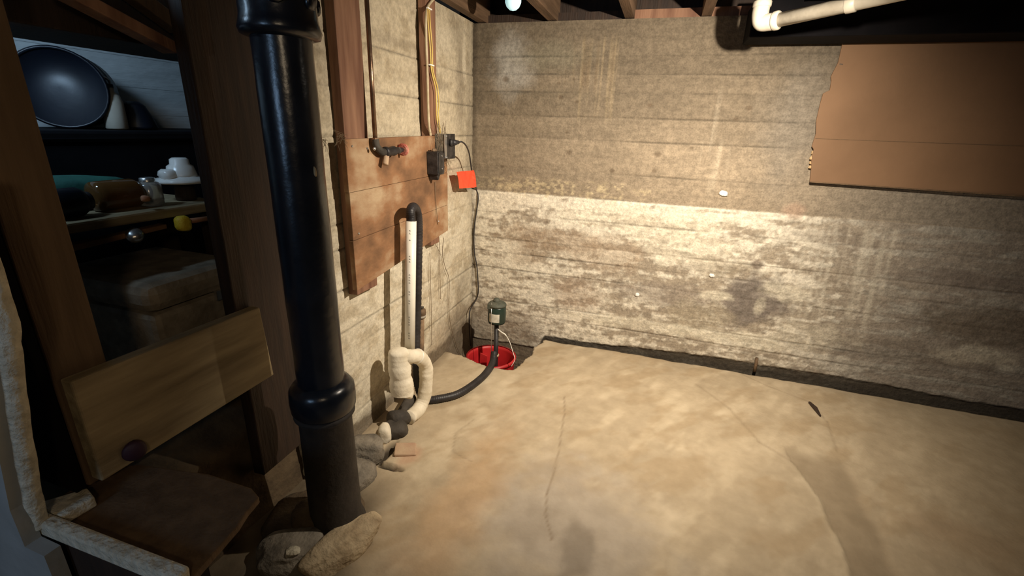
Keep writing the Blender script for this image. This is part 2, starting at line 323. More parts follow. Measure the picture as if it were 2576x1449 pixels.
# ------------------------------------------------------------------ left wall (its face, its broken free end)
LL = [1.62, 1.45, 1.28, 1.10, .96, .863, .70, .525, .435, .25, .12]
def left_fn(U, V):       # U along Y
    d, j = joints(V, U, LL, 21, .005)
    n1 = fbm(U*3, V*5, 51); n2 = fbm(U*13, V*20, 55); n3 = fbm(U*45, V*60, 59, 3)
    col = np.zeros(U.shape+(3,))+np.array((.49, .42, .305)); col = col*(.84+.32*n1)[..., None]*(.88+.24*n3)[..., None]
    col = mixc(col, (.30, .24, .155), .55*sm(.5, .72, n2)*sm(1.0, 1.6, V))
    low = 1-sm(.75, 1.1, V); col = mixc(col, (.70, .64, .51), .6*low*sm(.35, .6, n2))
    col = mixc(col, (.36, .28, .19), .6*(1-sm(.1, .42, V))*sm(.4, .6, n1)*sm(1.7, 2.0, U))
    for cu, cv, ru, rv, a in ((2.6, 1.55, .06, .2, .6), (2.55, 1.8, .1, .08, .4), (2.72, 1.3, .04, .5, .5), (1.9, 1.66, .2, .02, .4), (2.3, 1.53, .15, .02, .5), (1.33, 1.55, .1, .02, .5), (2.55, .1, .15, .12, .7), (2.6, .35, .1, .1, .4)):
        col = mixc(col, (.2, .165, .12), a*blob(U, V, cu, cv, ru, rv, int(cv*50), .5, .7))
    for cu, cv, ru, rv, a in ((2.4, 1.75, .12, .07, .5), (1.75, 1.78, .1, .1, .3), (2.7, .75, .05, .15, .5), (2.65, 1.7, .02, .12, .6)):
        col = mixc(col, (.62, .55, .42), a*blob(U, V, cu, cv, ru, rv, int(cv*70), .5, .6))
    col = col*(1-.45*np.clip(j, 0, 1))[..., None]
    edge = 1-sm(1.16, 1.20, U+.02*(n2-.5)); col = mixc(col, (.5, .46, .38), .6*edge)
    foot = 1-sm(.05, .11, V+.08*(n2-.5)); col = mixc(col, (.12, .09, .06), .8*foot)
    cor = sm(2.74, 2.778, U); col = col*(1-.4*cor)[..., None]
    d = d+.005*(n1-.5)+.004*(n2-.5)+.003*(n3-.5)+.006*edge*n2
    Y = U+np.where(U < 1.152, .012*(fbm(V*9, V*0, 77)-.5), 0)
    return WX+d, Y, V, col
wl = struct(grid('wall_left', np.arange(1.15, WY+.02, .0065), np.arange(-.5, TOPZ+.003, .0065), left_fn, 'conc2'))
bm = bmesh.new(); zz = np.arange(-.5, TOPZ+.01, .03); prev = None
for z in zz:
    q = [bm.verts.new((WX-.001+random.uniform(-.004, .002), 1.152+random.uniform(-.006, .004), z)), bm.verts.new((WX-.09, 1.16+random.uniform(-.02, .01), z)), bm.verts.new((WX-.2, 1.17, z)), bm.verts.new((WX-.2, WY+.1, z))]
    if prev:
        for i in range(3): bm.faces.new([prev[i], prev[i+1], q[i+1], q[i]])
    prev = q
obj('broken_end', bm, 'rawedge', wl)
# ------------------------------------------------------------------ floor with sump pit and wall gap
PIT_POLY = [(-1.2, 2.345), (-1.03, 2.335), (-.97, 2.31), (-.90, 2.285), (-.82, 2.262), (-.74, 2.262), (-.675, 2.27), (-.655, 2.34), (-.65, 2.42), (-.62, 2.50), (-.64, 2.60), (-.60, 2.69), (-.60, 2.9), (-1.2, 2.9)]
def pitmask(U, V):
    """signed distance-like mask of the pit polygon"""
    n = len(PIT_POLY); ins = np.zeros(U.shape, bool); dist = np.full(U.shape, 9.)
    for i in range(n):
        x0, y0 = PIT_POLY[i]; x1, y1 = PIT_POLY[(i+1) % n]
        c = ((y0 > V) != (y1 > V)) & (U < (x1-x0)*(V-y0)/((y1-y0) or 1e-9)+x0); ins ^= c
        t = np.clip(((U-x0)*(x1-x0)+(V-y0)*(y1-y0))/((x1-x0)**2+(y1-y0)**2), 0, 1)
        dist = np.minimum(dist, np.hypot(U-x0-t*(x1-x0), V-y0-t*(y1-y0)))
    return np.where(ins, dist, -dist)
def floor_fn(U, V):
    n1 = fbm(U*2.2, V*2.2, 101); n2 = fbm(U*9, V*9, 103); n3 = fbm(U*38, V*38, 105, 3); nd = fbm((U-V*.5)*14, (U*.5+V)*4, 107, 5)
    z = .010*(n1-.5)+.004*(n2-.5)+.0012*(n3-.5)
    col = np.zeros(U.shape+(3,))+np.array((.47, .38, .26)); col = col*(.86+.24*n1)[..., None]*(.92+.16*nd)[..., None]*(.95+.1*n3)[..., None]
    col = mixc(col, (.62, .52, .37), .6*sm(.42, .72, nd)*sm(.3, .7, n2))
    col = mixc(col, (.37, .275, .165), .55*sm(.5, .7, fbm((U-V)*7, (U+V)*3, 111)))
    col = mixc(col, (.40, .345, .28), .8*blob(U, V, -.15, 1.27, .30, .3, 2, .5, .6))
    col = mixc(col, (.20, .165, .125), .6*blob(U, V, -.10, 1.17, .05, .16, 7, .9, .5))
    col = mixc(col, (.27, .22, .165), .35*blob(U, V, -.22, 1.25, .12, .08, 8, .9, .6))
    col = mixc(col, (.50, .31, .155), .5*blob(U, V, -.55, 1.2, .10, .5, 3, .5, .8))
    col = mixc(col, (.34, .22, .12), .4*blob(U, V, 1.25, 1.7, .2, .1, 12, .6, .6))
    col = mixc(col, (.37, .3, .2), .55*sm(.95, 1.5, U+.2*(n1-.5)))
    # filled trench strip, its left edge a ridge
    el = .775+.03*(fbm(V*4, V*0, 131)-.5)*2-.05*sm(1.7, 2.0, V); er = .905+.03*(fbm(V*5, V*0, 133)-.5)*2+.02*sm(1.5, 1.9, V)
    tm = sm(el-.006, el+.006, U)*(1-sm(er-.012, er+.03, U))*(1-sm(1.97, 2.1, V+.1*(n1-.5)))
    col = mixc(col, (.30, .235, .155), .8*tm); z = z-.006*tm
    col = mixc(col, (.6, .5, .35), .3*np.exp(-((U-el+.012)/.012)**2)*(1-sm(1.8, 2.0, V)))
    # cracks
    def crack(pts, wd, a, dz=.002):
        nonlocal col, z
        for (x0, y0), (x1, y1) in zip(pts, pts[1:]):
            t = np.clip(((U-x0)*(x1-x0)+(V-y0)*(y1-y0))/((x1-x0)**2+(y1-y0)**2), 0, 1)
            dd = np.hypot(U-x0-t*(x1-x0)+.012*(n2-.5), V-y0-t*(y1-y0)+.012*(n2-.5)); k = np.exp(-(dd/wd)**2)
            col = mixc(col, (.22, .16, .10), a*k); z = z-dz*k
    crack([(-.33, 2.1), (-.30, 1.95), (-.275, 1.75), (-.26, 1.55), (-.255, 1.4), (-.235, 1.3), (-.19, 1.2)], .004, .6)
    crack([(.62, 2.72), (.75, 2.62), (.93, 2.52), (.96, 2.35), (.93, 2.1)], .005, .35)
    crack([(.35, 2.5), (.5, 2.3), (.6, 2.05), (.72, 1.95)], .008, .3)
    crack([(-.70, 1.75), (-.74, 1.62), (-.70, 1.5), (-.60, 1.47)], .004, .35)
    # slab breaks off short of the back wall
    e = 2.742+.014*(fbm(U*6, U*0, 141)-.5)*2-.02*sm(1.2, 1.7, U); g = sm(e-.004, e+.012, V)
    z = z-.07*g; col = mixc(col, (.04, .03, .02), .95*sm(e-.014, e+.004, V+.01*(n2-.5)))
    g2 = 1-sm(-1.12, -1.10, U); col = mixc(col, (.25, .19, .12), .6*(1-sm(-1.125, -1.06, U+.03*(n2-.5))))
    # hole beside the brick
    p = pitmask(U, V)+.02*(fbm(U*20, V*20, 151)-.5); k = sm(-.003, .005, p); z = z-.42*k; col = mixc(col, (.09, .065, .045), .9*sm(-.004, .01, p))
    h = blob(U, V, -.965, 1.40, .022, .07, 6, .5, .3); z = z-.03*h; col = mixc(col, (.03, .022, .015), .95*h)
    h = blob(U, V, -.90, 1.325, .06, .014, 16, .5, .3); z = z-.03*h; col = mixc(col, (.04, .03, .018), .95*h)
    col = mixc(col, (.5, .31, .2), .7*blob(U, V, -.855, 1.41, .04, .06, 26, .5, .5))
    # dirt at the foot of the iron stack
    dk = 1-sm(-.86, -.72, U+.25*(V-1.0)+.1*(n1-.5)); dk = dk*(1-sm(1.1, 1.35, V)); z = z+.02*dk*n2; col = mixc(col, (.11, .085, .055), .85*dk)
    col = mixc(col, (.4, .36, .3), .8*blob(U, V, -.945, .865, .035, .03, 36, .6, .6))
    return U, V, z, col
fx = np.concatenate([np.arange(-2.6, -1.2, .1), np.arange(-1.2, 2.0, .008), np.arange(2.0, 3.1, .1)])
fy = np.concatenate([np.arange(-2.2, .6, .1), np.arange(.6, WY+.05, .008)])
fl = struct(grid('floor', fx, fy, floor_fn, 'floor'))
# ------------------------------------------------------------------ ceiling, other walls
ce = struct(obj('ceiling', B((-2.7, -2.3, 2.12), (3.1, 3.0, 2.16)), 'darkwood'))
for i in range(21):
    y = 2.9-i*.15; obj('subfloor_board', B((-2.6, y-.145, 2.098), (3.0, y, 2.12)), 'darkwood', ce)
for x in (-1.095, -.68, -.262, .115, .52, .93, 1.34, 1.75, 2.15, 2.6, -1.5, -1.95, -2.35):
    y1 = 2.86; obj('joist', B((x-.024, -2.2, 1.9 if x > -1.2 else 1.93), (x+.024, y1, 2.097), .002), 'joist', ce)
obj('sill_plate', B((-1.134, 2.83, 1.90), (-.27, 2.94, 1.945), .002), 'darkwood', ce); obj('sill_plate', B((-.265, 2.81, 1.90), (3.0, 2.94, 1.945), .002), 'redwood', ce)  # left length coloured dark for its shade, right length redder as if lit
obj('rim_board', B((-1.3, 2.94, 1.88), (3.0, 2.98, 2.12)), 'darkwood', ce)
struct(obj('wall_right', B((3.0, -2.2, -.1), (3.1, 2.9, 2.1)), 'stone'))
struct(obj('wall_front', B((-2.6, -2.3, -.1), (3.1, -2.2, 2.1)), 'stone'))
wa = struct(obj('wall_alcove', B((-2.3, -2.2, -.1), (-2.2, 3.0, 2.12)), 'bluewall'))
for z in (1.33, 1.44, 1.56): obj('course_ridge', B((-2.2, .3, z), (-2.1985, 2.29, z+.012), .0005), 'bluewall', wa)
struct(obj('wall_alcove_back', B((-2.3, 2.3, -.1), (-1.34, 2.4, 2.12)), 'darkwood'))
# ------------------------------------------------------------------ duct-like black beam under the joists, right
bl = P(1880, 96, 1, 2.55); bb = obj('black_beam', B((bl.x, 2.50, bl.z-.005), (3.0, 2.70, 1.898)), 'black', bevel=.006)
tag(bb, 'black boxed beam under the joists above the brown window board', 'beam')
# ------------------------------------------------------------------ overhead PVC drain
e = P(1908, 62, 1, 2.2); far = P(2300, -26, 2, e.z+.035)
t = thing('drain_pipe', e, 'white plastic drain pipe with an elbow, crossing the joists at top right', 'pipe')
dr = (far-e).normalized(); ev = e+Vector((-.004, 0, .4))
obj('vertical_run', tube([e+Vector((0, 0, .05)), e+Vector((0, 0, .19))], .024, 20), 'pvcd', t, True)
obj('elbow', tube(spline([e+Vector((0, 0, .075)), e+Vector((0, 0, .035)), e+dr*.012+Vector((0, 0, .006)), e+dr*.045, e+dr*.075]), lambda q: .030, 20), 'pvcd', t, True)
obj('elbow_collar', lathe([(.0305, 0), (.033, .004), (.033, .018), (.0305, .022)], e+Vector((0, 0, .058))), 'pvcd', t, True)
obj('elbow_collar', lathe([(.0305, 0), (.033, .004), (.033, .018), (.0305, .022)], e+dr*.055, dr), 'pvcd', t, True)
obj('sloping_run', tube([e+dr*.06, e+dr*1.6], .024, 20), 'pvcd', t, True)
cp = P(2118, 12, 1, (e+dr*.33).y)
obj('coupling', lathe([(.0245, 0), (.028, .003), (.028, .03), (.0245, .033)], e+dr*.29, dr), 'pvcd', t, True)
# ------------------------------------------------------------------ brown board over the window opening
tl = P(2125, 86, 1, 2.745); bl2 = P(2037, 457, 1, 2.745); X1 = 2.6
zt, zb = 1.806, bl2.z
prof = [(tl.x-.0, 0, zt)]
for z, dx in ((1.74, -.002), (1.68, .001), (1.62, -.012), (1.60, -.008), (1.56, -.006), (1.545, -.03), (1.50, -.034), (1.42, -.030), (1.36, -.022), (1.30, -.024), (1.285, -.014), (1.23, -.012), (1.20, -.004)):
    prof.append((tl.x+dx+random.uniform(-.003, .003), 0, z))
prof.append((bl2.x, 0, zb)); prof.append((1.3, 0, zb-.005)); prof.append((X1, 0, zb-.012)); prof.append((X1, 0, zt))
ct = thing('window_board', (tl.x, 2.75, zb), 'smooth brown hardboard sheet fixed over an opening in the back wall', 'board')
o = obj('sheet', prism(prof, 1, 2.742, 2.752), 'card', ct, bevel=.0015)
zf = 1.337
obj('fold_line', B((tl.x-.018, 2.7405, zf-.001), (X1, 2.7425, zf+.0012)), 'brownwood', ct)
obj('bottom_lip', prism([(bl2.x, 0, zb+.002), (bl2.x, 0, zb-.003), (1.3, 0, zb-.009), (X1, 0, zb-.016), (X1, 0, zb-.009), (1.3, 0, zb-.003)], 1, 2.738, 2.752), 'brownwood', ct)
bm = bmesh.new()
for px, py, r in ((2054, 372, .014), (2049, 384, .016), (2043, 398, .014), (2048, 391, .013), (2070, 295, .008), (2103, 203, .009), (2106, 212, .008), (2042, 409, .013), (2040, 420, .012)):
    p = P(px, py, 1, 2.755); bm2 = rock(p, (r, r*.7, r*.8), 0, px, 1)
    me = bpy.data.meshes.new('x'); bm2.to_mesh(me); bm2.free(); bm.from_mesh(me); bpy.data.meshes.remove(me)
obj('torn_crumbs', bm, 'cardedge', ct)
p = P(2112, 161, 1, 2.735); obj('nail', tube([p, p+Vector((.014, .0, -.001))], .0016, 6), 'steel', ct)
# white dabs
for px, py, r, lb in ((1820, 486, .021, 'white plaster dab above the pale band of the back wall'), (1791, 693, .015, 'white fleck on the pale band, above the dark patch'), (1603, 741, .014, 'small white fleck low on the back wall, left of the dark patch')):
    p = P(px, py, 1, WY-.008); tag(obj('plaster_dab', rock(p, (r, .006, r*.75), 0, px, 2, .5), 'white', smooth=True), lb, 'plaster', 'white flecks on the back wall')
# rod stub where the floor meets the wall
p = P(1903, 912, 1, WY-.02); tag(obj('iron_stub', tube([p+Vector((0, 0, -.06)), p, p+Vector((-.004, 0, .03))], .009, 8), 'rust', smooth=True), 'short rusty stub poking up at the foot of the back wall', 'rod')
a, b_ = P(2036, 1012, 2, .008), P(2064, 1046, 2, .008); tag(obj('wood_chip', tube([a, a.lerp(b_, .5)+Vector((.004, 0, .002)), b_], [.006, .011, .004], 6), 'darkwood'), 'dark splinter of wood lying on the floor at right', 'stick')
# ------------------------------------------------------------------ furring posts on the left wall
sA = obj('wall_stud', B((WX+.001, 1.462, .676), (WX+.039, 1.603, 1.90), .0015), 'redwood', bevel=.002)
tag(sA, 'wide red-brown timber on the left wall, nearest the black iron pipe', 'stud', 'timbers on the left wall')
sB = obj('wall_stud', B((WX+.001, 2.105, .735), (WX+.039, 2.20, 1.90), .0015), 'redwood', bevel=.002)
tag(sB, 'narrow red-brown timber on the left wall, behind the cables', 'stud', 'timbers on the left wall')
# mounting board of three planks, slanted foot
mb = thing('mounting_board', (WX+.05, 1.85, .75), 'orange-brown wooden backboard on the left wall, its lower edge slanted', 'board')
X0, X1b = WX+.040, WX+.062
def zfoot(y): return .708+.082*(y-1.43)/(2.266-1.43)
def pl(y0, y1, a0, a1, b0, b1):
    return prism([(0, y0, a0), (0, y1, a1), (0, y1, b1), (0, y0, b0)], 0, X0+random.uniform(0, .001), X1b+random.uniform(-.0012, .0012))
obj('plank', pl(1.432, 2.262, 1.088, 1.10, 1.274, 1.287), 'plank', mb, bevel=.0015)
obj('plank', pl(1.436, 2.266, .908, .930, 1.0865, 1.0985), 'plank', mb, bevel=.0015)
obj('plank', pl(1.434, 2.264, zfoot(1.434), zfoot(2.264), .9065, .9285), 'plank', mb, bevel=.0015)
for y, z in ((1.47, 1.25), (1.56, 1.24), (1.47, .93), (2.15, .86), (2.17, 1.20)):
    obj('nail', lathe([(.004, 0), (.0045, .001), (.003, .003)], (X1b, y, z), (1, 0, 0), 8), 'steel', mb)
# ------------------------------------------------------------------ copper pipe and valve
XP = WX+.075
def PX(px, py, x): return P(px, py, 0, x)
a = PX(921, -20, XP-.02); b_ = PX(944, 350, XP+.008)
t = thing('supply_pipe', b_, 'tarnished thin water pipe dropping to an iron valve with a red wheel', 'pipe')
obj('riser', tube([a, b_], .0085, 14), 'copper', t, True)
v0 = PX(948, 372, XP+.01)
obj('joint_nut', lathe([(.012, 0), (.014, .003), (.014, .014), (.012, .017)], b_+Vector((0, 0, -.012)), (0, 0, 1), 6), 'copper', t)
obj('elbow', tube(spline([b_, v0+Vector((0, 0, .005)), v0+Vector((0, .03, -.015)), v0+Vector((0, .055, -.017))]), .014, 12), 'iron2', t, True)
v1 = PX(1012, 377, XP+.012)
c0 = v0+Vector((0, .05, -.017))
dv = (v1-c0).normalized()
obj('valve_body', lathe([(.014, 0), (.02, .004), (.02, .016), (.015, .02), (.018, .05), (.019, .07), (.013, .085), (.011, .12), (.009, (v1-c0).length)], c0, dv, 14), 'hose', t, True)
obj('spout', tube(spline([PX(972, 385, XP+.01), PX(971, 398, XP+.012), PX(969, 414, XP+.014)]), .012, 12), 'brick', t, True)
bm = lathe([(.004, 0), (.02, .0), (.026, .003), (.026, .009), (.02, .012), (.006, .010)], v1, dv, 14, .0015)
obj('hand_wheel', bm, 'redpaint', t)
obj('packing_nut', lathe([(.012, 0), (.015, .003), (.015, .012), (.012, .015)], v1-dv*.04, dv, 6), 'iron2', t)
p = PX(940, 374, XP+.012); obj('drain_screw', lathe([(.003, 0), (.006, .002), (.007, .006), (.004, .009)], p, (1, -.3, 0), 10), 'steel', t, True)
# ------------------------------------------------------------------ cables
XC = WX+.052
cs = [PX(*q, XC) for q in ((1096, -8), (1078, 14), (1072, 40), (1072, 100), (1075, 180), (1077, 260), (1079, 310), (1084, 345), (1090, 385))]
tag(obj('cable', tube(spline(cs), .0058, 10), 'cream', smooth=True), 'thick cream cable running down the narrow stud into the black box', 'cable')
c1 = [PX(*q, XC+.006) for q in ((1076, 20), (1077, 60), (1082, 120), (1084, 165), (1088, 190), (1096, 225), (1098, 260), (1099, 300), (1106, 335))]
c2 = [PX(*q, XC+.004) for q in ((1080, 18), (1082, 60), (1087, 120), (1088, 165), (1092, 190), (1101, 222), (1104, 260), (1103, 290), (1108, 335))]
tag(obj('yellow_wire', tube(spline(c1), .0032, 8), 'yellow', smooth=True), 'yellow wire bowing out beside the cream cable, the left of two', 'cable', 'yellow wires')
tag(obj('yellow_wire', tube(spline(c2), .0032, 8), 'yellow', smooth=True), 'yellow wire bowing out beside the cream cable, the right of two', 'cable', 'yellow wires')
for n_, (px, py) in enumerate(((1079, 22), (1085, 164))):
    p = PX(px, py, XC+.006); tag(obj('cable_staple', B(p-Vector((.004, .02, .003)), p+Vector((.006, .02, .003))), 'white', bevel=.001), 'white cable staple at the top of the narrow stud' if n_ == 0 else 'white cable staple halfway down the yellow wires', 'staple', 'cable staples')
# black switch box, clear cover outlet box, adapter
p0 = PX(1076, 380, X1b+.055)
t = thing('switch_box', (X1b, 2.03, 1.15), 'dusty black box on the backboard, below the cream cable', 'box')
yb0, yb1 = PX(1073, 400, X1b).y, PX(1117, 400, X1b+.06).y; zb0, zb1 = PX(1085, 452, X1b+.03).z, PX(1085, 381, X1b+.03).z
obj('housing', B((X1b, yb0, zb0+.022), (X1b+.06, yb1, zb1), .001), 'blackbox', t, bevel=.004)
obj('lower_latch', prism([(0, yb0+.008, zb0+.022), (0, yb1-.02, zb0+.022), (0, yb1-.035, zb0+.0), (0, yb0+.02, zb0-.006)], 0, X1b+.005, X1b+.05), 'blackbox', t, bevel=.003)
obj('lid', B((X1b+.06, yb0+.004, zb0+.03), (X1b+.064, yb1-.004, zb1-.006)), 'blackbox', t, bevel=.002)
for z in (zb1-.02, zb0+.05): obj('screw', lathe([(.003, 0), (.0045, .001), (.003, .003)], (X1b+.064, (yb0+yb1)/2, z), (1, 0, 0), 8), 'steel', t, True)
for y in (yb0+.015, yb0+.032): obj('cable_gland', lathe([(.008, 0), (.009, .004), (.006, .012)], (X1b+.03, y, zb1), (0, 0, 1), 10), 'rust', t, True)
t = thing('outlet_box', (X1b, 2.15, 1.22), 'dusty steel outlet box with a bright edge, behind the black box', 'box')
y0, y1 = PX(1094, 365, X1b).y, PX(1144, 365, X1b+.055).y; z0, z1 = PX(1130, 399, X1b+.05).z, PX(1130, 337, X1b+.05).z
obj('housing', B((X1b, y0, z0), (X1b+.05, y1, z1), .001), 'hazy', t, bevel=.003)
obj('metal_edge', B((X1b+.05, y0-.003, z0+.004), (X1b+.055, y0+.022, z1-.002)), 'steel', t, bevel=.0015)
obj('cover_plate', B((X1b+.05, y0+.0225, z0-.001), (X1b+.056, y1+.002, z1+.001)), 'blackbox', t, bevel=.001)
for z in (z0+.008, z1-.01): obj('screw', lathe([(.004, 0), (.006, .002), (.004, .005)], (X1b+.055, y0+.012, z), (1, 0, 0), 8), 'steel', t, True)
# piggy-back plug
px_ = X1b+.0565
t = thing('plug_adapter', (px_, 2.17, 1.22), 'black piggyback plug in the outlet box, the pump cord leaving it', 'plug')
q0 = PX(1136, 359, px_+.008); PLG = PX(1154, 358, px_+.03)
obj('plug_body', rock(q0, (.010, .016, .018), 0, 3, 2, .05), 'blackbox', t, True)
obj('plug_head', tube([q0, q0.lerp(PLG, .5), PLG], [.017, .014, .008], 12), 'hose', t, True)
# the pump cord
XW = WX+.02
YB = WY-.022
def PB(px, py): return P(px, py, 1, YB)
cord = [PLG, PX(1162, 357, px_+.04), PX(1172, 366, px_+.03), PX(1180, 385, -1.04), PX(1184, 410, -1.06), PX(1188, 437, -1.07), PB(1197, 472), PB(1203, 495), PB(1199, 530),
        PB(1194, 565), PB(1192, 600), PB(1194, 640), PB(1199, 665), PB(1202, 700), PB(1203, 735), PB(1197, 755), PX(1186, 772, -1.10), PX(1181, 790, -1.10), PX(1181, 830, -1.10), PX(1184, 870, -1.09)]
tag(obj('power_cord', tube(spline(cord, 6), .0042, 8), 'hose', smooth=True), 'thin black pump cord hanging wavily down the wall corner', 'cable')
# the orange-red tag, folded on the cord
c = [PX(1148, 432, -1.075), PX(1187, 429, -1.055), PX(1192, 428, -1.045), PX(1199, 470, -1.05), PX(1189, 472, -1.062), PX(1156, 474, -1.08)]
bm = bmesh.new(); n = 8; top = [c[0].lerp(c[1], k/n) for k in range(n+1)]+[c[2]]; bot = [c[5].lerp(c[4], k/n) for k in range(n+1)]+[c[3]]
rows = []
for rr in range(5):
    row = []
    for i, (a, b_) in enumerate(zip(top, bot)):
        p = a.lerp(b_, rr/4)+Vector((.003*math.sin(i*2.1+rr), 0, 0))
        if i == 3: p.x -= .005
        row.append(bm.verts.new(p))
    rows.append(row)
for r1, r2 in zip(rows, rows[1:]):
    for i in range(len(r1)-1): bm.faces.new([r1[i], r1[i+1], r2[i+1], r2[i]])
o = obj('warning_tag', bm, 'tag'); md = o.modifiers.new('s', 'SOLIDIFY'); md.thickness = .0012
tag(o, 'bright orange-red tag folded round the black cord near the corner', 'tag')
# thin loose wires on the left wall
for pts, lb in (([(1095, 458), (1096, 500), (1101, 560), (1105, 612), (1107, 700), (1108, 752)], 'thin brown wire hanging straight below the black box'),
                ([(1116, 598), (1113, 640), (1120, 672), (1130, 705), (1129, 770), (1134, 820), (1150, 875), (1158, 892)], 'thin brown wire wandering down to the pit corner, the rightmost'),
                ([(1081, 636), (1083, 700), (1085, 790), (1086, 868)], 'thin brown wire on the left wall, nearest the white pipe')):
    tag(obj('loose_wire', tube(spline([PX(a, b_, WX+.066 if b_ < 600 else WX+.012) for a, b_ in pts], 5), .0016, 6), 'twine', smooth=True), lb, 'wire', 'loose wires on the left wall')
# cobwebs
bm = bmesh.new(); rnd = random.Random(3)
for k in range(34):
    a = PX(rnd.uniform(1095, 1125), rnd.uniform(300, 345), X1b+rnd.uniform(.0, .05)); b_ = PX(rnd.uniform(1098, 1135), rnd.uniform(325, 420), X1b+rnd.uniform(.02, .06))
    tube([a, a.lerp(b_, .5)-Vector((0, 0, .006)), b_], .0005, 4, bm)
for k in range(16):
    a = PX(rnd.uniform(1118, 1128), rnd.uniform(395, 410), X1b+.03); b_ = a+Vector((rnd.uniform(-.01, .02), rnd.uniform(-.02, .05), rnd.uniform(-.05, .01)))
    tube([a, b_], .0007, 4, bm)
o = obj('cobweb', bm, 'twine'); o['kind'] = 'stuff'; tag(o, 'wispy dusty cobweb strands about the outlet box', 'cobweb')
bm = bmesh.new()
for k in range(22):
    a = PX(rnd.uniform(845, 868), rnd.uniform(335, 352), X1b); b_ = a+Vector((rnd.uniform(-.01, .02), rnd.uniform(-.05, .03), rnd.uniform(-.05, .02))); tube([a, b_], .0006, 4, bm)
o = obj('cobweb', bm, 'twine'); o['kind'] = 'stuff'; tag(o, 'cobweb tuft at the top left corner of the backboard', 'cobweb')
# ------------------------------------------------------------------ white pipe, black return hose, wrapped trap
pt = P(1034, 556, 0, -.995); pb = P(1031, 878, 0, -.996)
t = thing('white_pipe', pb, 'upright white plastic pipe with small black print, in front of the backboard', 'pipe')
dd = (pt-pb).normalized(); Lp = (pt-pb).length
obj('tube', lathe([(.0232, 0), (.0232, Lp*.5), (.0232, Lp), (.0205, Lp), (.0205, Lp-.05)], pb, dd, 24), 'pvc', t, True)
# printed marks on the pipe
rt = dd.cross(Vector((1, -.6, 0))).normalized()*-1; fr = rt.cross(dd).normalized()
if fr.dot(Vector((0, 0, CAMZ))-pb) < 0: fr = -fr
k = 0
for fz, n_ in ((.93, 2), (.86, 1), (.74, 2), (.70, 1), (.60, 4), (.47, 2), (.40, 2), (.27, 4), (.14, 3)):
    bm = bmesh.new()
    for i in range(n_):
        c = pb+dd*(Lp*fz-i*.012); ang = math.radians(38); nn = (fr*math.cos(ang)+rt*math.sin(ang)).normalized(); s = dd.cross(nn).normalized()
        for (u, v, uu, vv) in ((-.003, 0, .003, .0012), (-.003, .004, .001, .0052), (-.003, 0, -.002, .0052)):
            q = [c+nn*.02345+s*a+dd*b2 for a, b2 in ((u, v), (uu, v), (uu, vv), (u, vv))]; bm.faces.new([bm.verts.new(x) for x in q])
    obj('print_mark', bm, 'hose', t)
h = [pt+Vector((0, 0, -.03)), pt+Vector((0, 0, .012)), P(1033, 530, 0, -.995), P(1040, 521, 0, -1.008), P(1049, 534, 0, -1.03), P(1053, 570, 0, -1.04), P(1052, 650, 0, -1.045), P(1050, 760, 0, -1.045), P(1047, 860, 0, -1.04), P(1048, 930, 0, -1.02), P(1056, 985, 0, -1.0)]
f = P(1075, 1005, 2, .022); h += [f]
h += [P(*q, 2, .021) for q in ((1105, 1003), (1150, 992), (1190, 968), (1222, 940))]+[P(1238, 915, 1, 2.27)*1.0, P(1243, 888, 1, 2.34)]
def corr(q): return .0195+.0012*math.sin(q*900)
hp = spline(h, 22)
tag(obj('discharge_hose', tube(hp, corr, 14), 'hose', smooth=True), 'black ribbed hose from the sump pit, across the floor, up into the white pipe', 'hose')
t = thing('wrapped_trap', P(1005, 940, 0, -1.0), 'lumpy cream-wrapped drain trap with a looping tail below the white pipe', 'pipe')
A = [P(1004, 878, 0, -1.005), P(1004, 905, 0, -1.005), P(1007, 940, 0, -1.0), P(1010, 968, 0, -.997), P(1012, 990, 0, -.995), P(1010, 1000, 0, -.995)]
rr = [.046, .052, .0505, .054, .0535, .054, .049, .030]
ap = spline(A, 8); R_ = []
for i in range(len(ap)):
    q = i/(len(ap)-1); base = np.interp(q, [0, .06, .2, .45, .5, .8, .92, 1], [.030, .046, .052, .050, .055, .055, .046, .022]); R_.append(float(base)*.96+.0015*math.sin(q*23)+random.uniform(-.0012, .0012))
obj('wrapped_body', tube(ap, R_, 22), 'foam', t, True)
lp = [P(1018, 897, 0, -.985), P(1034, 897, 0, -.965), P(1052, 897, 0, -.955), P(1069, 916, 0, -.95), P(1072, 945, 0, -.95), P(1070, 980, 0, -.955), P(1064, 1008, 0, -.96), P(1051, 1032, 0, -.965), P(1030, 1050, 0, -.97)]
lpp = spline(lp, 10)
obj('looping_tail', tube(lpp, lambda q: .0330+.0012*math.sin(q*31)+random.uniform(-.0008, .0008), 20), 'foam', t, True)
obj('tape_seam', lathe([(.0335, 0), (.036, .002), (.036, .006), (.0335, .008)], lpp[18], (lpp[19]-lpp[18]), 20), 'pvc', t, True)
# iron drain fitting below it
f0 = P(1000, 1062, 2, .03)
t = thing('drain_fitting', (f0.x, f0.y, 0), 'dusty grey iron drain fitting on the floor under the wrapped trap', 'pipe')
obj('barrel', tube([P(1033, 1048, 0, -.985), P(1012, 1050, 0, -1.0), P(985, 1052, 0, -1.02)], [.03, .036, .034], 16), 'iron2', t, True)
obj('upper_branch', tube(spline([P(1035, 1000, 0, -1.03), P(1020, 1025, 0, -1.02), P(1005, 1052, 0, -1.01)]), .026, 14), 'iron2', t, True)
obj('clamp_ring', lathe([(.034, 0), (.038, .002), (.038, .008), (.034, .01)], P(1030, 1048, 0, -.988), (P(1012, 1050, 0, -1.0)-P(1033, 1048, 0, -.985)), 18), 'iron2', t, True)
g0 = P(1003, 1085, 2, .02); obj('foot', rock(g0+Vector((-.02, 0, .005)), (.06, .05, .04), .4, 4), 'iron2', t, True)
